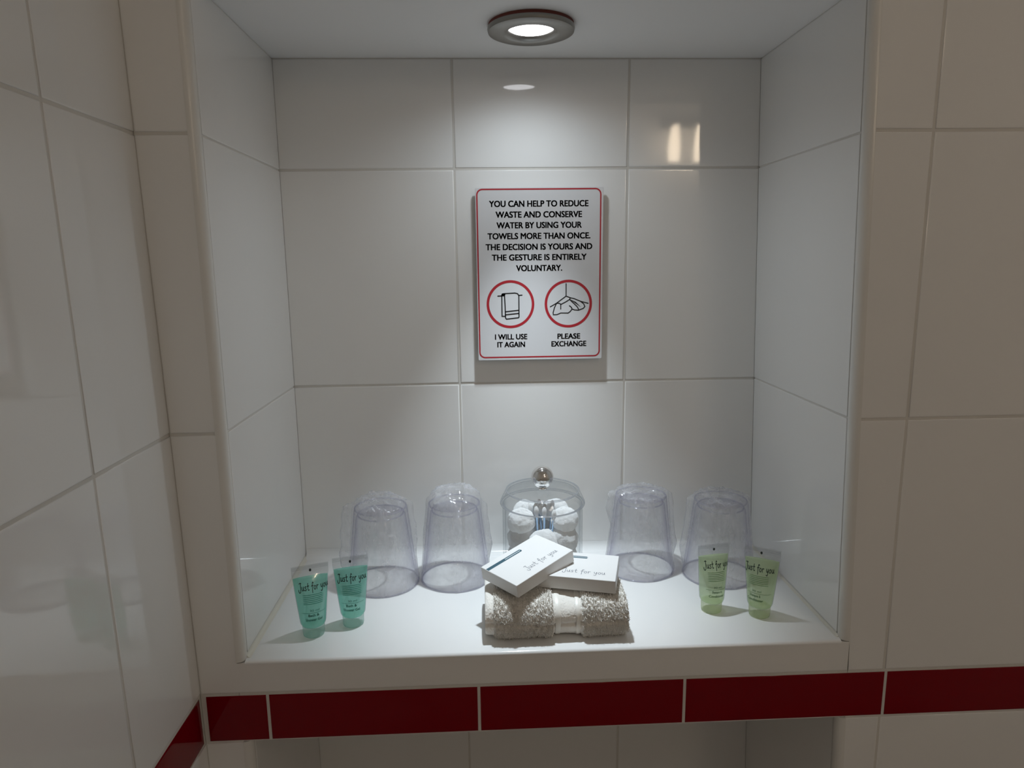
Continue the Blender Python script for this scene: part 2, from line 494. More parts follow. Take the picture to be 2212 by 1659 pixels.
# sealant beads along the shelf
def cove(r, n=6):
    return [(0.0, 0.0)] + [(-r + r*math.sin(math.pi/2*k/n), r - r*math.cos(math.pi/2*k/n)) for k in range(n+1)]
mb = MB()
pr = [(D-0.2 + a, 0.05 + b) for a, b in cove(11.0)]
mb.sweep(pr, 1.0, XR0-1.2, 'x')
structure(fix_normals(mb.build('trim_7', SHELF, sharp=40)), 'white coved strip where the shelf meets the back wall', 'trim')
mb = MB()
pr = [(0.2 - a, 0.05 + b) for a, b in cove(4.0)]
mb.sweep(pr, 6.0, D-3, 'y')
structure(fix_normals(mb.build('trim_8', SEALANT, sharp=40)), 'ivory sealant bead along the left end of the shelf', 'trim')
mb = MB()
pr = [(XR0-0.4 + a, 0.05 + b) for a, b in cove(2.5)]
mb.sweep(pr, 6.0, D-3, 'y')
structure(fix_normals(mb.build('trim_9', SEALANT, sharp=40)), 'thin sealant bead along the right end of the shelf', 'trim')

# the rest of the bathroom, only met in reflections and bounced light
mb = MB(); mb.box((XW(FLOOR)-20, REAR-10, FLOOR-20), (RIGHT+10, D+10, FLOOR))
structure(mb.build('floor', FLOORM), 'grey tiled bathroom floor', 'floor')
mb = MB(); mb.box((XW(CEIL)-20, REAR-10, CEIL), (RIGHT+10, D+10, CEIL+20))
structure(mb.build('ceiling', PAINT), 'white bathroom ceiling', 'ceiling')
mb = MB(); mb.box((XW(0)-40, REAR-20, FLOOR), (RIGHT+10, REAR, CEIL))
structure(mb.build('wall_rear', PAINT), 'white wall behind the viewer', 'wall')
mb = MB(); mb.box((RIGHT, REAR, FLOOR), (RIGHT+20, 0, CEIL))
structure(mb.build('wall_right', PAINT), 'white wall far to the right', 'wall')

# ------------------------------------------------------------------ unseen ceiling lamp, added as the room's warm light
CL = (820, -1230)
t = empty('assumed_ceiling_lamp', (CL[0], CL[1], CEIL), 'round warm ceiling lamp assumed above the viewer, out of view', 'lamp')
mb = MB(); mb.lathe([(150, 0), (150, -22), (140, -26), (140, -2)], 48, closed=True)
mb.build('rim', NICKEL, t, sharp=35)
mb = MB(); mb.lathe([(138, -4), (136, -24), (110, -34), (60, -40), (1, -42)], 48)
mb.build('diffuser', CEILGLASS, t)

# warm wall lamp behind the viewer (its reflection shows in the upper right tile)
t = empty('wall_lamp', (955, REAR, 790), 'warm two-shade wall lamp behind the viewer', 'lamp')
mb = MB(); mb.box((-75, 0, 30), (75, 14, 70)); mb.build('backplate', CHROME, t)
for s in (-1, 1):
    mb = MB()
    mb.lathe([(11, 0), (14, -20), (18, -60), (21, -110)], 24, c=(s*46, 60, 30))
    sh = mb.build('lamp_shade', WARMGLASS, t)
    mb = MB()
    mb.lathe([(6, 0), (6, 22)], 12, c=(s*46, 60, 30), cap0=True, cap1=True)
    mb.box((s*46-5, 10, 42), (s*46+5, 62, 52))
    mb.build('arm', CHROME, t)

# ------------------------------------------------------------------ recessed downlight in the niche ceiling
LX, LY = 279.3, 118.5
t = empty('downlight', (LX, LY, ZC), 'round brushed metal recessed downlight glowing white in niche ceiling', 'lamp')
mb = MB()
mb.lathe([(42.0, -3.0), (42.3, -4.5), (41.5, -7.2), (39.0, -8.2), (27.5, -8.6), (25.0, -8.2), (22.5, -6.2), (21.0, -4.2), (21.0, -3.0)], 96, closed=True)
mb.build('bezel', NICKEL, t, sharp=50)
mb = MB()
mb.lathe([(41.2, 0.0), (41.4, -3.0), (22.0, -3.0), (22.0, 0.0)], 96, closed=True)
props(mb.build('gasket', GASKET, t, sharp=40), 'red-brown gasket ring')
mb = MB()
mb.lathe([(20.8, -4.2), (12, -4.4), (1.0, -4.5)], 64)
mb.add([(LX*0, 0, -4.5)], [], 0)
props(mb.build('lens', LENS, t), 'glowing white lens')
for nm, watts, size, blend in (('downlight_beam', BEAM_W, 56, 1.0), ('downlight_spill', SPILL_W, 156, 0.9)):
    ld = bpy.data.lights.new(nm, 'SPOT')
    ld.energy = watts
    ld.color = (0.81, 0.92, 1.0)
    ld.spot_size = math.radians(size)
    ld.spot_blend = blend
    ld.shadow_soft_size = 0.011
    lo = bpy.data.objects.new(nm, ld)
    COL.objects.link(lo)
    lo.parent = t
    lo.location = (0, 0, -0.0095)

# ------------------------------------------------------------------ ribbons and lettering
def catmull(pts, n=6):
    if len(pts) < 3: return [tuple(p) for p in pts]
    out = []
    q = [pts[0]] + list(pts) + [pts[-1]]
    for i in range(1, len(q) - 2):
        p0, p1, p2, p3 = q[i-1], q[i], q[i+1], q[i+2]
        for k in range(n):
            t = k / n
            out.append(tuple(0.5 * ((2*p1[d]) + (-p0[d]+p2[d])*t + (2*p0[d]-5*p1[d]+4*p2[d]-p3[d])*t*t + (-p0[d]+3*p1[d]-3*p2[d]+p3[d])*t**3) for d in (0, 1)))
    out.append(tuple(pts[-1]))
    return out

def ribbon(pts, w):
    """flat stroke of width w with rounded ends: verts (2-D) and faces"""
    n = len(pts); h = w / 2
    verts = []; faces = []
    def nrm(a, b):
        dx, dy = b[0]-a[0], b[1]-a[1]; l = math.hypot(dx, dy) or 1e-9
        return (-dy/l, dx/l)
    for i, p in enumerate(pts):
        if i == 0: nx, ny = nrm(pts[0], pts[1])
        elif i == n-1: nx, ny = nrm(pts[-2], pts[-1])
        else:
            a = nrm(pts[i-1], p); b = nrm(p, pts[i+1])
            nx, ny = a[0]+b[0], a[1]+b[1]; l = math.hypot(nx, ny) or 1e-9
            nx /= l; ny /= l
            c = max(0.6, nx*a[0]+ny*a[1]); nx /= c; ny /= c
        verts += [(p[0]+nx*h, p[1]+ny*h), (p[0]-nx*h, p[1]-ny*h)]
        if i: faces.append((2*i-2, 2*i-1, 2*i+1, 2*i))
    for p in (pts[0], pts[-1]):
        b = len(verts)
        verts += [(p[0]+h*math.cos(2*math.pi*k/10), p[1]+h*math.sin(2*math.pi*k/10)) for k in range(10)]
        faces.append(tuple(b+k for k in range(10)))
    return verts, faces

_font_cache = {}
def text2d(body, bold=0.0):
    key = (body, bold)
    if key in _font_cache: return _font_cache[key]
    cu = bpy.data.curves.new('lettering_source', 'FONT')
    cu.body = body; cu.size = 1.0; cu.offset = bold; cu.resolution_u = 4
    ob = bpy.data.objects.new('lettering_source', cu)
    COL.objects.link(ob)
    dg = bpy.context.evaluated_depsgraph_get()
    me = bpy.data.meshes.new_from_object(ob.evaluated_get(dg))
    vs = [(v.co.x, v.co.y) for v in me.vertices]
    fs = [tuple(p.vertices) for p in me.polygons]
    bpy.data.objects.remove(ob); bpy.data.curves.remove(cu); bpy.data.meshes.remove(me)
    _font_cache[key] = (vs, fs)
    return vs, fs

def text_fit(body, cx, base, width, cap, bold=0.02):
    vs, fs = text2d(body, bold)
    x0 = min(v[0] for v in vs); x1 = max(v[0] for v in vs)
    hv, _ = text2d('H', bold)
    hb = min(v[1] for v in hv); ht = max(v[1] for v in hv)
    sx = width / (x1 - x0); sy = cap / (ht - hb)
    return [(cx + (v[0] - (x0+x1)/2)*sx, base + (v[1]-hb)*sy) for v in vs], fs

def bold_fit(body, cx, base, width, cap):
    """semi-bold capitals: the plain letters, thickened by a small overlap"""
    k = cap * 0.044
    vs, fs = text_fit(body, cx, base + k*0.5, width - 2*k, cap - k, 0.0)
    return [([(a + dx*k, b + dy*k*0.6) for a, b in vs], fs) for dx, dy in ((-1, -1), (1, -1), (-1, 1), (1, 1), (0, 0))]

# hand-drawn script: strokes on an x-height of 1
GLYPH = {
 'J': (1.1, [[(0.3, 1.85), (0.7, 2.0), (1.05, 1.9)], [(0.8, 1.95), (0.8, 0.6), (0.72, -0.2), (0.42, -0.55), (0.1, -0.35), (0.02, 0.2)]]),
 'u': (1.0, [[(0.08, 1.0), (0.08, 0.35), (0.28, 0.02), (0.55, 0.2), (0.72, 1.0), (0.72, 0.35), (0.9, 0.02)]]),
 's': (0.85, [[(0.65, 0.9), (0.35, 1.02), (0.12, 0.78), (0.4, 0.52), (0.62, 0.28), (0.38, 0.0), (0.05, 0.1)]]),
 't': (0.85, [[(0.38, 1.75), (0.32, 0.8), (0.34, 0.2), (0.55, 0.0), (0.75, 0.12)], [(0.02, 1.05), (0.72, 1.12)]]),
 'f': (0.85, [[(0.85, 1.6), (0.65, 1.85), (0.42, 1.55), (0.36, 0.6), (0.34, -0.7)], [(0.02, 0.98), (0.78, 1.08)]]),
 'o': (0.95, [[(0.45, 1.0), (0.12, 0.75), (0.08, 0.3), (0.38, 0.0), (0.72, 0.3), (0.74, 0.75), (0.45, 1.0)]]),
 'r': (0.8, [[(0.1, 1.0), (0.15, 0.0)], [(0.14, 0.55), (0.38, 0.92), (0.7, 0.95)]]),
 'y': (1.0, [[(0.1, 1.0), (0.15, 0.4), (0.4, 0.2), (0.65, 0.5), (0.75, 1.0), (0.7, -0.1), (0.45, -0.75), (0.05, -0.6)]]),
 ' ': (0.65, []),
}
def script2d(text, weight):
    vs = []; fs = []; x = 0
    for ch in text:
        adv, strokes = GLYPH[ch]
        for s in strokes:
            p = catmull([(x + a, b) for a, b in s], 7)
            v, f = ribbon(p, weight)
            b = len(vs); vs += v; fs += [tuple(i+b for i in q) for q in f]
        x += adv + 0.1
    return vs, fs
def script_fit(text, cx, base, width, xh, weight=0.16):
    vs, fs = script2d(text, weight)
    x0 = min(v[0] for v in vs); x1 = max(v[0] for v in vs)
    s = width / (x1 - x0)
    return [(cx + (v[0]-(x0+x1)/2)*s, base + v[1]*xh) for v in vs], fs

# ------------------------------------------------------------------ the towel notice
SX, SZ, SW, SH, SY = 295.2, 246.8, 147.6, 199.0, 218.0
t = empty('towel_notice', (SX, D, SZ), 'white portrait notice with red border asking guests to reuse towels', 'sign')
def rrect(w, h, r, cx=0, cz=0, n=6):
    pts = []
    for (sx, sz, a0) in ((1, 1, 0), (-1, 1, 90), (-1, -1, 180), (1, -1, 270)):
        for k in range(n+1):
            a = math.radians(a0 + 90*k/n)
            pts.append((cx + sx*(w/2 - r) + r*math.cos(a), cz + sz*(h/2 - r) + r*math.sin(a)))
    return pts
mb = MB()
pr = rrect(SW, SH, 1.2, 0, SH/2)
yo = SY - D
mb.rings([[(x, yo+3.2, z) for x, z in pr], [(x, yo+0.2, z) for x, z in pr]], 0, False, True, False)
pri = rrect(SW-0.5, SH-0.5, 1.0, 0, SH/2)
mb.rings([[(x, yo+0.2, z) for x, z in pr], [(x, yo, z) for x, z in pri]], 0, False, False, True)
fix_normals(mb.build('panel', SIGNW, t))
for (px, pz) in ((-45, 30), (45, 30), (-45, 170), (45, 170)):
    mb = MB(); mb.box((px-9, yo+3.2, pz-9), (px+9, 0.0, pz+9))
    mb.build('adhesive_pad', PADM, t)
def flat_part(name, mat, shapes, parent, dy):
    mb = MB()
    for vs, fs in shapes:
        mb.add([(x, dy, z) for x, z in vs], fs)
    return mb.build(name, mat, parent)
INK = yo - 0.12
# red frame line
def ring2d(outer, inner):
    n = len(outer)
    return outer + inner, [(i, (i+1) % n, n + (i+1) % n, n + i) for i in range(n)]
o_ = rrect(144.2, 195.2, 7.0, -0.6, 99.8 + 0.4)
i_ = rrect(141.0, 192.0, 5.4, -0.6, 99.8 + 0.4)
props(flat_part('border', SIGNR, [ring2d(o_, i_)], t, INK), 'thin red rounded border line')
lines = [('YOU CAN HELP TO REDUCE', 294.4, 424.2, 114.7), ('WASTE AND CONSERVE', 294.4, 412.1, 100.0), ('WATER BY USING YOUR', 294.7, 400.1, 98.9),
         ('TOWELS MORE THAN ONCE.', 294.5, 387.9, 119.6), ('THE DECISION IS YOURS AND', 294.4, 375.6, 124.3), ('THE GESTURE IS ENTIRELY', 294.6, 363.6, 110.8), ('VOLUNTARY.', 294.4, 351.2, 54.0)]
props(flat_part('message_lettering', SIGNK, [bb for s, cx, z, w in lines for bb in bold_fit(s, cx-SX, z-SZ, w, 6.9)], t, INK), 'black capital lettering')
for nm, ls in (('reuse_caption', [('I WILL USE', 260.6, 271.4, 38.4), ('IT AGAIN', 260.6, 262.2, 33.1)]), ('exchange_caption', [('PLEASE', 329.4, 271.1, 27.3), ('EXCHANGE', 329.4, 262.1, 41.8)])):
    flat_part(nm, SIGNK, [bb for s, cx, z, w in ls for bb in bold_fit(s, cx-SX, z-SZ, w, 6.3)], t, INK)
for nm, cx, cz in (('reuse_ring', 260.3, 312.9), ('exchange_ring', 328.7, 312.6)):
    def circ(r): return [(cx-SX + r*math.cos(2*math.pi*k/72), cz-SZ + r*math.sin(2*math.pi*k/72)) for k in range(72)]
    props(flat_part(nm, SIGNR, [ring2d(circ(28.1), circ(25.1))], t, INK), 'red ring')
def strokes(sets, w):
    return [ribbon([(x-SX, z-SZ) for x, z in s], w) for s in sets]
tow = [[(245.6, 322.7), (253.3, 323.0)], [(270.2, 323.2), (273.9, 323.4)],
       [(250.2, 323.3), (250.9, 325.1), (253.3, 325.4), (265.6, 326.0), (268.7, 325.2), (270.2, 323.0), (270.2, 312.6), (270.2, 297.9), (269.6, 297.0), (255.4, 295.5), (254.3, 296.9), (254.0, 310.4), (253.3, 324.5)],
       [(250.2, 323.3), (250.2, 298.9), (254.2, 298.9)], [(254.3, 304.2), (270.2, 305.8)], [(254.2, 300.6), (270.1, 302.1)]]
flat_part('folded_towel_pictogram', SIGNK, strokes(tow, 1.35) + strokes([[(251.0, 324.2), (253.2, 324.4)]], 2.6), t, INK)
dump = [[(326.0, 336.0), (326.0, 321.6)], [(326.0, 321.6), (314.8, 313.5), (307.4, 309.3)], [(326.0, 321.6), (330.9, 319.6), (335.8, 318.4), (343.3, 315.2), (352.1, 312.8)],
        [(314.8, 313.5), (312.3, 308.3), (310.6, 302.2), (310.9, 299.9), (315.4, 300.0), (319.7, 301.8), (328.4, 301.6), (330.9, 303.4), (333.1, 306.2), (332.4, 308.3), (330.0, 310.2)],
        [(314.8, 313.5), (318.5, 313.1), (319.7, 311.9), (324.7, 314.3), (330.2, 317.6), (330.9, 319.4)], [(319.7, 311.9), (319.7, 306.4)],
        [(333.1, 306.4), (335.9, 305.2), (340.8, 304.8), (346.4, 306.9), (348.3, 309.0), (347.0, 312.1), (343.3, 315.2)], [(330.2, 317.6), (335.2, 312.9), (339.0, 309.2), (340.8, 306.1)]]
wedge = [([(330.2-SX, 318.0-SZ), (337.0-SX, 313.0-SZ), (343.9-SX, 308.2-SZ), (337.5-SX, 314.6-SZ)], [(0, 1, 2, 3)])]
flat_part('dropped_towel_pictogram', SIGNK, strokes(dump, 1.2) + wedge, t, INK)

# ------------------------------------------------------------------ acrylic jar
JC = (292.4, 164.5, 0.05)
t = empty('cotton_jar', JC, 'round clear acrylic jar of cotton with domed lid behind the soap boxes', 'jar')
mb = MB()
mb.lathe([(0.5, 0), (43, 0), (46, 1.5), (46.4, 4), (46.4, 86), (45.6, 87.2), (44.6, 87), (44.0, 86), (44.0, 6), (42.5, 4.2), (0.5, 4.0)], 96)
mb.torus(45.4, 86.6, 0.8, 1); mb.torus(44.6, 1.4, 0.9, 1)
mb.build('body', [JAR, JAREDGE], t, sharp=50)
mb = MB()
mb.lathe([(0.5, 104.0), (40.5, 104.0), (42.4, 103.2), (43.2, 101.5), (48.8, 89.5), (49.0, 87.8), (48.2, 86.8), (47.0, 87.2), (46.6, 88.2), (41.2, 100.2), (39.8, 101.3), (0.5, 101.3)], 96)
mb.torus(41.9, 103.0, 0.95, 1); mb.torus(48.2, 87.6, 0.95, 1); mb.torus(40.2, 100.8, 0.5, 1)
lid = mb.build('lid', [JAR, JAREDGE], t, sharp=50)
mb = MB()
prof = [(0.4, 104.0), (6.0, 104.0), (5.2, 105.2), (4.4, 106.6)]
for k in range(1, 25):
    a = math.pi * (0.11 + 0.89*k/24)
    prof.append((max(0.05, 13.0*math.sin(a)), 117.7 - 13.0*math.cos(a)))
mb.lathe(prof, 48)
props(mb.build('knob', CHROME, lid), 'polished chrome ball knob')

# cotton balls inside
rng = random.Random(4)
def cotton_mesh(r, seed, nm):
    mb = MB()
    nu, nv = 48, 30
    rows = []
    for i in range(nv+1):
        th = math.pi*i/nv
        ring = []
        for j in range(nu):
            ph = 2*math.pi*j/nu
            d = Vector((math.sin(th)*math.cos(ph), math.sin(th)*math.sin(ph), math.cos(th)))
            k = r*(1 + 0.09*noise.noise(d*1.7+Vector((seed*7, 0, 0))) + 0.06*noise.noise(d*4+Vector((0, seed*3, 0))) + 0.035*noise.noise(d*11+Vector((seed, 0, 3))))
            ring.append(tuple(d*k))
        rows.append(ring)
    mb.rings(rows, 0, True)
    return mb
proto_balls = []
balls = []
for layer, z, n, off, skip in ((0, 22.5, 5, 0.25, None), (1, 46, 5, 0.88, None), (2, 68, 4, 0.0, 'front')):
    for k in range(n):
        if skip == 'front':
            a = [math.radians(x) for x in (-18, 48, 132, 198)][k]
        else:
            a = off + 2*math.pi*k/n
        rr = (24.8, 24.8, 26.5)[layer]
        balls.append((rr*math.cos(a), rr*math.sin(a), z))
place = ['lower layer', 'middle layer', 'top layer']
for i, (x, y, z) in enumerate(balls):
    if i < 4:
        o = cotton_mesh(17.2, i, 'cotton_ball').build('cotton_ball', COTTON)
        proto_balls.append(o)
    else:
        o = proto_balls[i % 4].copy(); COL.objects.link(o)
        o.rotation_euler = (0, 0, rng.uniform(0, 6))
    o.location = Vector((JC[0]+x, JC[1]+y, JC[2]+z)) * MM
    if z > 60: o.scale = (0.93, 0.93, 0.86)
    props(o, 'fluffy white cotton ball packed inside the clear jar', 'cotton ball', 'cotton balls in the jar')
# cotton buds standing in the middle
def bud_parts(parent):
    mb = MB(); mb.lathe([(0.05, 0), (1.1, 0), (1.1, 70), (0.05, 70)], 10)
    mb.build('stick', BUDBLUE, parent)
    mb = MB(); mb.lathe([(1.1, 62), (2.3, 65), (2.8, 69), (2.4, 72.5), (1.2, 74.6), (0.05, 75)], 14)
    mb.build('tip', COTTON, parent)
bud0 = None
k = 0
for (bx, by) in [(-10.5, -6), (-5, -9), (1, -8.5), (6, -9.5), (11, -5), (-7, -2), (-1, -3), (5, -3), (9.5, 1.5), (-11, 2), (-4, 3), (2, 3.5), (7, 6), (-8, 8), (-1, 9)]:
    if bud0 is None:
        b = empty('cotton_bud', (JC[0]+bx*1.0, JC[1]+by*1.0, 5), 'blue stemmed white tipped cotton bud standing in the clear jar', 'cotton bud', 'cotton buds in the jar')
        bud_parts(b); bud0 = b
    else:
        b = bud0.copy(); COL.objects.link(b)
        for ch in list(bud0.children):
            c = ch.copy(); COL.objects.link(c); c.parent = b
        b.location = Vector((JC[0]+bx*1.0, JC[1]+by*1.0, 5)) * MM
    b.rotation_euler = (-0.006*by + rng.uniform(-.02, .02), 0.012*bx + rng.uniform(-.02, .02), rng.uniform(0, 6)*0)
    b.location.z = (8.0 + rng.uniform(0, 5)) * MM

# ------------------------------------------------------------------ upturned tumblers in clear bags
def cup_r(z): return 40.0 + (29.6 - 40.0) * z / 92.0
def cup_mesh():
    mb = MB()
    prof = [(0.4, 91.2), (26.5, 91.2), (28.4, 92.0), (29.6, 90.6), (30.0, 88.5)]
    for z in (70, 45, 20, 3): prof.append((cup_r(z), z))
    prof += [(40.3, 1.0), (39.6, 0.0), (38.3, 0.4), (37.8, 2.0)]
    for z in (20, 45, 70, 81): prof.append((cup_r(z) - 2.6 - 0.5*z/80, z))
    prof += [(26.0, 83.2), (24.0, 84.2), (0.4, 84.6)]
    mb.lathe(prof, 96)
    mb.torus(28.7, 90.9, 0.9, 1); mb.torus(25.6, 83.6, 0.9, 1); mb.torus(39.4, 0.9, 0.8, 1)
    return mb
def bag_mesh(seed, crown, fins, lean):
    """film pulled over the cup: close to the wall, seam fins at the sides, crumpled crown on top"""
    mb = MB()
    nseg = 120
    rows = []
    S = Vector((seed*13.7, seed*5.1, seed*2.3))
    def nz(x, y, z, s): return noise.noise(Vector((x, y, z))*s + S)
    zs = [0.3 + 92*k/22 for k in range(23)]
    for z in zs:
        ring = []
        for j in range(nseg):
            a = 2*math.pi*j/nseg
            c, s = math.cos(a), math.sin(a)
            fr = 1.3 + max(-0.9, 1.6*nz(c*2.2, s*2.2, z*0.012, 1.6) + 1.1*nz(c*5, s*5, z*0.03, 2.0)) * (0.35 + 0.65*z/92)
            r = cup_r(z) + fr
            for (fa, z0, z1, ln) in fins:
                d = (a - fa + math.pi) % (2*math.pi) - math.pi
                w = max(0.0, min(1.0, (z - z0)/18.0)) * max(0.0, min(1.0, (z1 - z)/6.0 + 1.0))
                r += ln * w * math.exp(-(d/0.10)**2) * (1 + 0.25*nz(z*0.05, fa, 0, 1.5))
            ring.append((r*c, r*s, z))
        rows.append(ring)
    nt = 12
    for k in range(1, nt+1):
        f = k/nt
        ring = []
        for j in range(nseg):
            a = 2*math.pi*j/nseg
            c, s = math.cos(a), math.sin(a)
            base = cup_r(92) + 1.2
            bulge = math.cos(f*math.pi/2)**0.7 if f < 1 else 0.0
            r = base * bulge
            for (fa, z0, z1, ln) in fins:
                if z1 > 90:
                    d = (a - fa + math.pi) % (2*math.pi) - math.pi
                    r += ln * max(0, 1-f*3.0) * math.exp(-(d/0.10)**2)
            x, y = r*c + lean[0]*f*f, r*s + lean[1]*f*f
            crum = 2.6*nz(x*0.09, y*0.09, f, 1.0) + 2.4*(0.5-abs(nz(x*0.2, y*0.2, f*2, 1.0))*1.6) + 0.9*nz(x*0.5, y*0.5, f*4, 1.0)
            z = 92.8 + crown*math.sin(f*math.pi/2) + (abs(crum)*1.3 + crum*0.4) * (1 if f < 1 else 0.6)
            ring.append((x, y, max(92.6, z)))
        rows.append(ring)
    mb.rings(rows, 0, True)
    return mb
cups = [
 ((107.5, 153.5), 'upturned clear tumbler in crinkled film, leftmost, behind the teal tubes', 1, 7.0, [(math.pi, 4, 100, 11.0), (0.2, 30, 95, 5.0)], (-14, 6)),
 ((190.5, 160.0), 'upturned clear tumbler in film with a tall puffed crinkled crown, left of jar', 2, 15.0, [(math.pi*0.98, 40, 92, 2.0), (0.05, 20, 88, 6.0)], (4, 4)),
 ((409.0, 171.0), 'upturned clear tumbler in film with a flat top, just right of jar', 3, 2.2, [(math.pi*0.99, 55, 93, 9.0), (0.0, 10, 92, 6.0)], (0, 0)),
 ((496.0, 147.5), 'upturned clear tumbler in film, rightmost, behind the pale green tubes', 4, 3.5, [(math.pi*0.97, 10, 99, 7.0), (0.1, 15, 96, 4.0)], (-8, 4)),
]
cup0 = None
for (x, y), lab, seed, crown, fins, lean in cups:
    c = empty('tumbler', (x, y, 0.1), lab, 'tumbler', 'wrapped tumblers along the back of the shelf')
    if cup0 is None:
        g = cup_mesh().build('glass', [CUP, CUPEDGE], c, sharp=60); cup0 = g
    else:
        g = cup0.copy(); COL.objects.link(g); g.parent = c
    bag_mesh(seed, crown, fins, lean).build('film_wrapper', FILM, c)

# ------------------------------------------------------------------ toiletry tubes
TH = 73.0
def tube_ab(z):
    """half width and half depth of the tube at height z (cap at the bottom, crimp at the top)"""
    f = max(0.0, min(1.0, (z - 12.0) / (TH - 7.0 - 12.0)))
    a = 12.2 + (17.6 - 12.2) * f**0.9
    b = 12.2 * (1 - f**2.2) + 0.5
    if z < 15: 
        k = (15 - z)/4.0
        a -= 1.4*k*k; b -= 1.4*k*k
    return a, b
def tube_pt(u, z, off=0.0):
    a, b = tube_ab(z)
    q = max(-0.985, min(0.985, u/a))
    return (u, -(b * math.sqrt(1 - q*q)) - off, z)
def tube_ring(z, shrink=0.0, n=56):
    a, b = tube_ab(z)
    a = max(0.1, a - shrink); b = max(0.06, b - shrink)
    return [(a*math.cos(2*math.pi*j/n), b*math.sin(2*math.pi*j/n), z) for j in range(n)]
def wrap_part(name, mat, shapes, parent, off):
    mb = MB()
    for vs, fs in shapes:
        mb.add([tube_pt(u, z, off) for u, z in vs], fs)
    return mb.build(name, mat, parent)
def bar(x0, x1, z, h, n=14):
    vs = []; fs = []
    for k in range(n+1):
        x = x0 + (x1-x0)*k/n
        vs += [(x, z), (x, z+h)]
        if k: fs.append((2*k-2, 2*k, 2*k+1, 2*k-1))
    return vs, fs
def tube_parts(root, gel, capm, ink, soft, shift, words):
    # clear film body
    mb = MB()
    zs = [11.2, 12, 13, 14, 15] + [15 + (TH-7-15)*k/18 for k in range(1, 19)] + [TH-4, TH]
    mb.rings([tube_ring(z) for z in zs], 0, True, False, True)
    props(mb.build('body', TUBECLEAR, root), 'clear flattened tube body')
    # gel
    mb = MB()
    zs = [11.6, 12, 13, 14, 15] + [15 + (61.0-15)*k/16 for k in range(1, 17)]
    rows = [tube_ring(z, 0.55) for z in zs]
    top = rows[-1]
    mb.rings(rows, 0, True, True, True)
    props(fix_normals(mb.build('gel', gel, root, sharp=60)), 'coloured gel filling')
    # cap
    mb = MB()
    mb.lathe([(0.3, 0.0), (9.2, 0.0), (10.2, 0.8), (10.5, 2.0), (10.8, 10.4), (10.2, 11.0), (0.3, 11.1)], 48)
    props(mb.build('cap', capm, root, sharp=40), 'frosted flip cap')
    # crimp across the top
    mb = MB()
    for k in range(3):
        z = TH - 1.4 - k*1.2
        a, b = tube_ab(z)
        mb.box((-a+0.4, -b-0.12, z), (a-0.4, -b+0.05, z+0.35))
    mb.build('crimp', TUBECLEAR, root)
    mb = MB()
    zz = TH - 5.2
    a, b = tube_ab(zz)
    mb.add([(shift*0.3 + 1.1*math.cos(2*math.pi*k/14), -b-0.2, zz + 1.5*math.sin(2*math.pi*k/14)) for k in range(14)], [tuple(range(14))])
    props(mb.build('register_mark', BLACKINK, root), 'small black dot')
    # print
    wrap_part('script_lettering', BLACKINK, [script_fit('Just for you', shift+1.5, 50.0, 28.5, 3.6, 0.24)], root, 0.22)
    small = [bar(-9+shift*0.5, 9.5+shift*0.5, 45.2 - 1.7*k, 0.5) for k in range(6)]
    wrap_part('small_print', soft, small, root, 0.2)
    ls = [text_fit(words[0], shift+0.5, 29.5, 9.0, 2.0, 0.0), text_fit(words[1], shift-0.5, 24.4, 10.5, 2.6, 0.02), text_fit(words[2], shift-0.5, 20.0, 16.0, 2.6, 0.02)]
    ls.append(bar(-11, 11, 27.9, 0.3)); 
    wrap_part('product_lettering', ink, ls, root, 0.22)
tubes = [
 ((53.5, 45.0), 20, -3, 'teal gel tube nearest the left side wall, standing on its cap', 'teal', 0.5),
 ((89.5, 62.0), 14, 0, 'teal gel tube in front of the leftmost tumbler, further from the side wall', 'teal', -1.0),
 ((461.0, 65.5), 9, 0, 'pale green gel tube in front of the rightmost tumbler, nearer the towel', 'green', 0.0),
 ((507.0, 52.5), -30, 0, 'pale green gel tube nearest the right side wall, turned towards the left', 'green', -3.0),
]
for (x, y), rz, lean, lab, colr, sh in tubes:
    tb = empty('gel_tube', (x, y, 0.1), lab, 'tube', '%s gel tubes' % ('teal' if colr == 'teal' else 'pale green'), math.radians(rz))
    tb.rotation_euler = (0, 0, math.radians(rz))
    if colr == 'teal':
        tube_parts(tb, GELT, CAPT, PRINTT, PRINTSOFT_T, sh, ('30 ml', 'Bath &', 'Shower Gel'))
    else:
        tube_parts(tb, GELG, CAPG, PRINTG, PRINTSOFT_G, sh, ('30 ml', 'Shampoo &', 'Conditioner'))

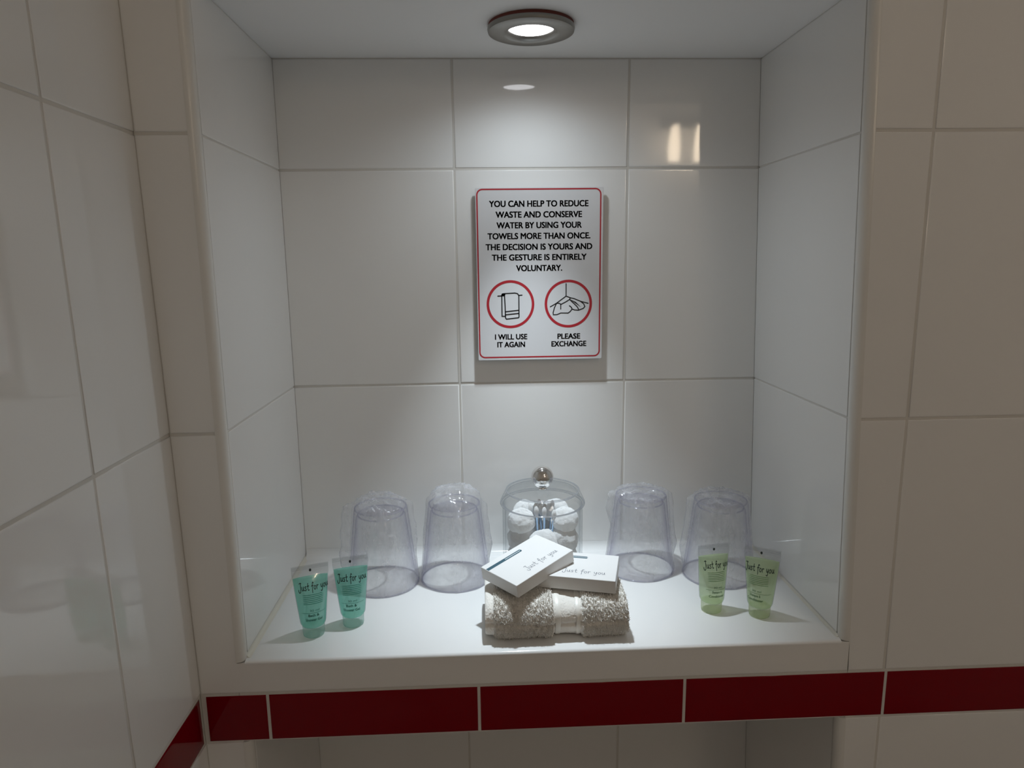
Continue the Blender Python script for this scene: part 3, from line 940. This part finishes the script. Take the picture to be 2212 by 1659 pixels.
# ------------------------------------------------------------------ folded towel
TX0, TX1 = 224.0, 363.0
t = empty('hand_towel', (294, 56, 0), 'folded cream terry hand towel under two soap boxes at the shelf front', 'towel')
TB = [(287, 293.5), (313, 319)]
def pile(x):
    """thickness of the loops: none in the woven band and at the hem"""
    def sm(a, b, v):
        k = max(0.0, min(1.0, (v-a)/(b-a))); return k*k*(3-2*k)
    p = 1.0
    p -= sm(288.0, 291.5, x) * (1 - sm(317.0, 320.5, x)) * 0.8
    p -= (1 - sm(231.0, 236.0, x)) * 0.7
    return p
def towel_section(s, x):
    """closed cross-section in (y, z): rounded roll at the front, softer at the back"""
    y0, y1, h = 17.5, 94.0, 38.0
    cyy, czz = (y0+y1)/2, h/2
    a = 2*math.pi*s
    c, sn = math.cos(a), math.sin(a)
    e = 0.52
    if c < 0 and sn > 0:                  # the front roll, full and round above
        y = cyy + (y1-y0)/2 * math.copysign(abs(c)**0.66, c)
        z = czz + h/2 * abs(sn)**0.78
    elif c < 0:                           # tucked in a little underneath
        y = cyy + (y1-y0)/2 * math.copysign(abs(c)**0.62, c)
        z = czz - h/2 * abs(sn)**0.70
    else:
        y = cyy + (y1-y0)/2 * math.copysign(abs(c)**e, c)
        z = czz + h/2 * math.copysign(abs(sn)**(0.62), sn)
    return y, z
rngt = random.Random(11)
mb = MB()
NX, NS = 300, 230
rows = []
heads = []
for i in range(NX+1):
    x = TX0 + (TX1-TX0)*i/NX
    endk = min(1.0, min(x-TX0, TX1-x)/7.0)
    endk = math.sqrt(max(0.0, 1-(1-endk)**2)) * 0.16 + 0.84
    ring = []
    for j in range(NS):
        y, z = towel_section(j/NS, x)
        cyy, czz = 55.75, 19.0
        y = cyy + (y-cyy)*(0.93+0.07*endk); z = czz + (z-czz)*endk
        # outward direction
        dy, dz = (y-cyy)/38.25, (z-czz)/19.0
        # squarer section: use max norm direction
        l = math.hypot(dy**3, dz**3) or 1e-6
        oy, oz = dy**3/l, dz**3/l
        p = pile(x)
        loops = noise.noise(Vector((x*0.55, y*0.55, z*0.55)))*1.5 + noise.noise(Vector((x*1.1, y*1.1, z*1.1)))*1.1
        soft = noise.noise(Vector((x*0.05, y*0.06, z*0.06)))*1.2
        d = p*(3.2 + loops) + soft
        # crease where the fold layers meet at the front
        if oy < -0.3:
            d -= 2.2*math.exp(-((z-17.5 - 1.5*math.sin(x*0.06))/1.6)**2)
        yy, zz = y + oy*d, z + oz*d
        ring.append((x-294, yy-56, max(0.15, zz + 0.0)))
        if p > 0.5: heads.append((x-294, yy-56, max(0.15, zz), oy, oz))
    rows.append(ring)
cap_a = [(x, y*0.985+0.0, z) for x, y, z in rows[0]]
mb.rings(rows, 0, True, True, True)
fix_normals(mb.build('terry_cloth', TOWELM, t))
# fine loops standing off the pile
mb = MB()
for q in range(24000):
    x, y, z, oy, oz = heads[rngt.randrange(len(heads))]
    if z < 0.6: continue
    l = rngt.uniform(0.9, 2.3)
    tx, ty, tz = rngt.uniform(-0.7, 0.7), rngt.uniform(-0.6, 0.6), rngt.uniform(-0.6, 0.6)
    w = rngt.uniform(0.16, 0.3)
    an = rngt.uniform(0, 6.28)
    wx, wy, wz = math.cos(an)*w, math.sin(an)*w*0.7, math.sin(an)*w*0.7
    m1 = (x+tx*l*0.5, y+oy*l+ty*l*0.4, max(0.2, z+oz*l+tz*l*0.4))
    m2 = (x+tx*l*1.3, y+oy*l*0.7+ty*l, max(0.2, z+oz*l*0.7+tz*l))
    b0 = (x-wx, y-wy-oy*0.3, z-wz-oz*0.3); b1 = (x+wx, y+wy-oy*0.3, z+wz-oz*0.3)
    mb.add([b0, b1, (m1[0]+wx, m1[1]+wy, m1[2]+wz), (m1[0]-wx, m1[1]-wy, m1[2]-wz), (m2[0]+wx*.6, m2[1]+wy*.6, m2[2]), (m2[0]-wx*.6, m2[1]-wy*.6, m2[2])], [(0, 1, 2, 3), (3, 2, 4, 5)], 0, True)
lp = mb.build('terry_loops', TOWELM, t)
lp['kind'] = 'stuff'
# satin stripes of the woven band
for (a, b) in ((292.0, 297.0), (312.0, 316.0)):
    mb = MB()
    rr = []
    for i in range(7):
        x = a + (b-a)*i/6
        ring = []
        for j in range(120):
            y, z = towel_section(j/120, x)
            cyy, czz = 55.75, 19.0
            dy, dz = (y-cyy)/38.25, (z-czz)/19.0
            l = math.hypot(dy**3, dz**3) or 1e-6
            soft = noise.noise(Vector((x*0.05, y*0.06, z*0.06)))*1.2
            d = 1.15 + soft + 0.35*math.sin(math.pi*i/6)
            zz = z + dz**3/l*d
            ring.append((x-294, y + dy**3/l*d - 56, max(0.2, zz)))
        rr.append(ring)
    mb.rings(rr, 0, True)
    props(fix_normals(mb.build('satin_stripe', SATIN, t)), 'shiny white woven stripe')

# ------------------------------------------------------------------ boxed soaps
BL, BW, BH = 78.5, 54.0, 13.5
def soap_box(name, label, M4, side):
    t = empty(name, (0, 0, 0), label, 'box', 'boxed soaps on the towel')
    t.matrix_world = M4
    mb = MB()
    r = 0.35
    x0, x1, y0, y1, h = -BL/2, BL/2, -BW/2, BW/2, BH
    pts = rrect(BL, BW, 0.5, 0, 0, 2)
    inn = rrect(BL-0.7, BW-0.7, 0.3, 0, 0, 2)
    mb.rings([[(x, y, 0.0) for x, y in inn], [(x, y, 0.35) for x, y in pts], [(x, y, h-0.35) for x, y in pts], [(x, y, h) for x, y in inn]], 0, False, True, True)
    fix_normals(mb.build('carton', CARD, t))
    # end flap: slightly proud tuck panel with a dark slit at its hinge
    mb = MB()
    mb.box((x1, y0+0.8, 0.6), (x1+0.35, y1-0.8, h-0.62))
    mb.build('end_flap', CARD, t)
    mb = MB()
    mb.box((x1-0.2, y0+0.5, h-0.75), (x1+0.3, y1-0.5, h-0.45))
    props(mb.build('flap_slit', GREYINK, t), 'thin dark slit along the flap')
    z = h + 0.08
    mb = MB()
    if side == 'left':
        sx0, sx1 = x0+0.5, x0+47
    else:
        sx0, sx1 = x0+2, x0+47
    ys = y1 - 12.0
    mb.add([(sx0, ys, z), (sx1-1, ys, z), (sx1, ys+2.0, z), (sx1-1, ys+4.4, z), (sx0, ys+4.4, z)], [(0, 1, 2, 3, 4)])
    props(mb.build('printed_bar', TEALINK, t), 'dark teal printed bar')
    mb = MB()
    for k in range(14):
        xx = sx0 + 24 + k*1.5
        mb.add([(xx, ys+1.5, z+0.06), (xx+0.9, ys+1.5, z+0.06), (xx+0.9, ys+2.9, z+0.06), (xx, ys+2.9, z+0.06)], [(0, 1, 2, 3)])
    props(mb.build('bar_print', WHITEINK, t), 'tiny pale print in the bar')
    vs, fs = script_fit('Just for you', 7.0, -16.0, 43.0, 3.8, 0.17)
    mb = MB(); mb.add([(x, y, z) for x, y in vs], fs)
    props(mb.build('script_lettering', GREYINK, t), 'grey handwritten lettering')
    return t
# lower box, flat on the towel
def frame(origin, ex, ey):
    ex = Vector(ex).normalized(); ey = Vector(ey); ez = ex.cross(ey).normalized(); ey = ez.cross(ex).normalized()
    m = Matrix((ex, ey, ez)).transposed().to_4x4()
    m.translation = Vector(origin) * MM
    return m
# top front right corner (351, 24, 55.5)
ex = Vector((math.cos(math.radians(-15)), math.sin(math.radians(-15)), 0)); ey = Vector((-ex.y, ex.x, 0.045))
ez = ex.cross(ey).normalized()
c = Vector((351.0, 24.5, 55.8)) - ex*BL/2 + ey.normalized()*BW/2 - ez*BH
soap_box('soap_box', 'white soap box lying flat on the right of the towel, beneath the other box', frame(c, ex, ey), 'right')
# upper box, its left corner on the towel and its right half up on the first box
Lc = Vector((219.3, 56.5, 59.0)); Fc = Vector((255.6, 16.7, 59.0)); Bc = Vector((279.8, 104.9, 72.0)); Rc = Vector((315.7, 66.0, 72.0))
ex = ((Bc-Lc)+(Rc-Fc)).normalized(); ey = ((Lc-Fc)+(Bc-Rc)).normalized()
ez = ex.cross(ey).normalized()
c = (Lc+Fc+Bc+Rc)/4 - ez*BH
soap_box('soap_box', 'white soap box tilted on top of the other box, overhanging the towel at left', frame(c, ex, ey), 'left')
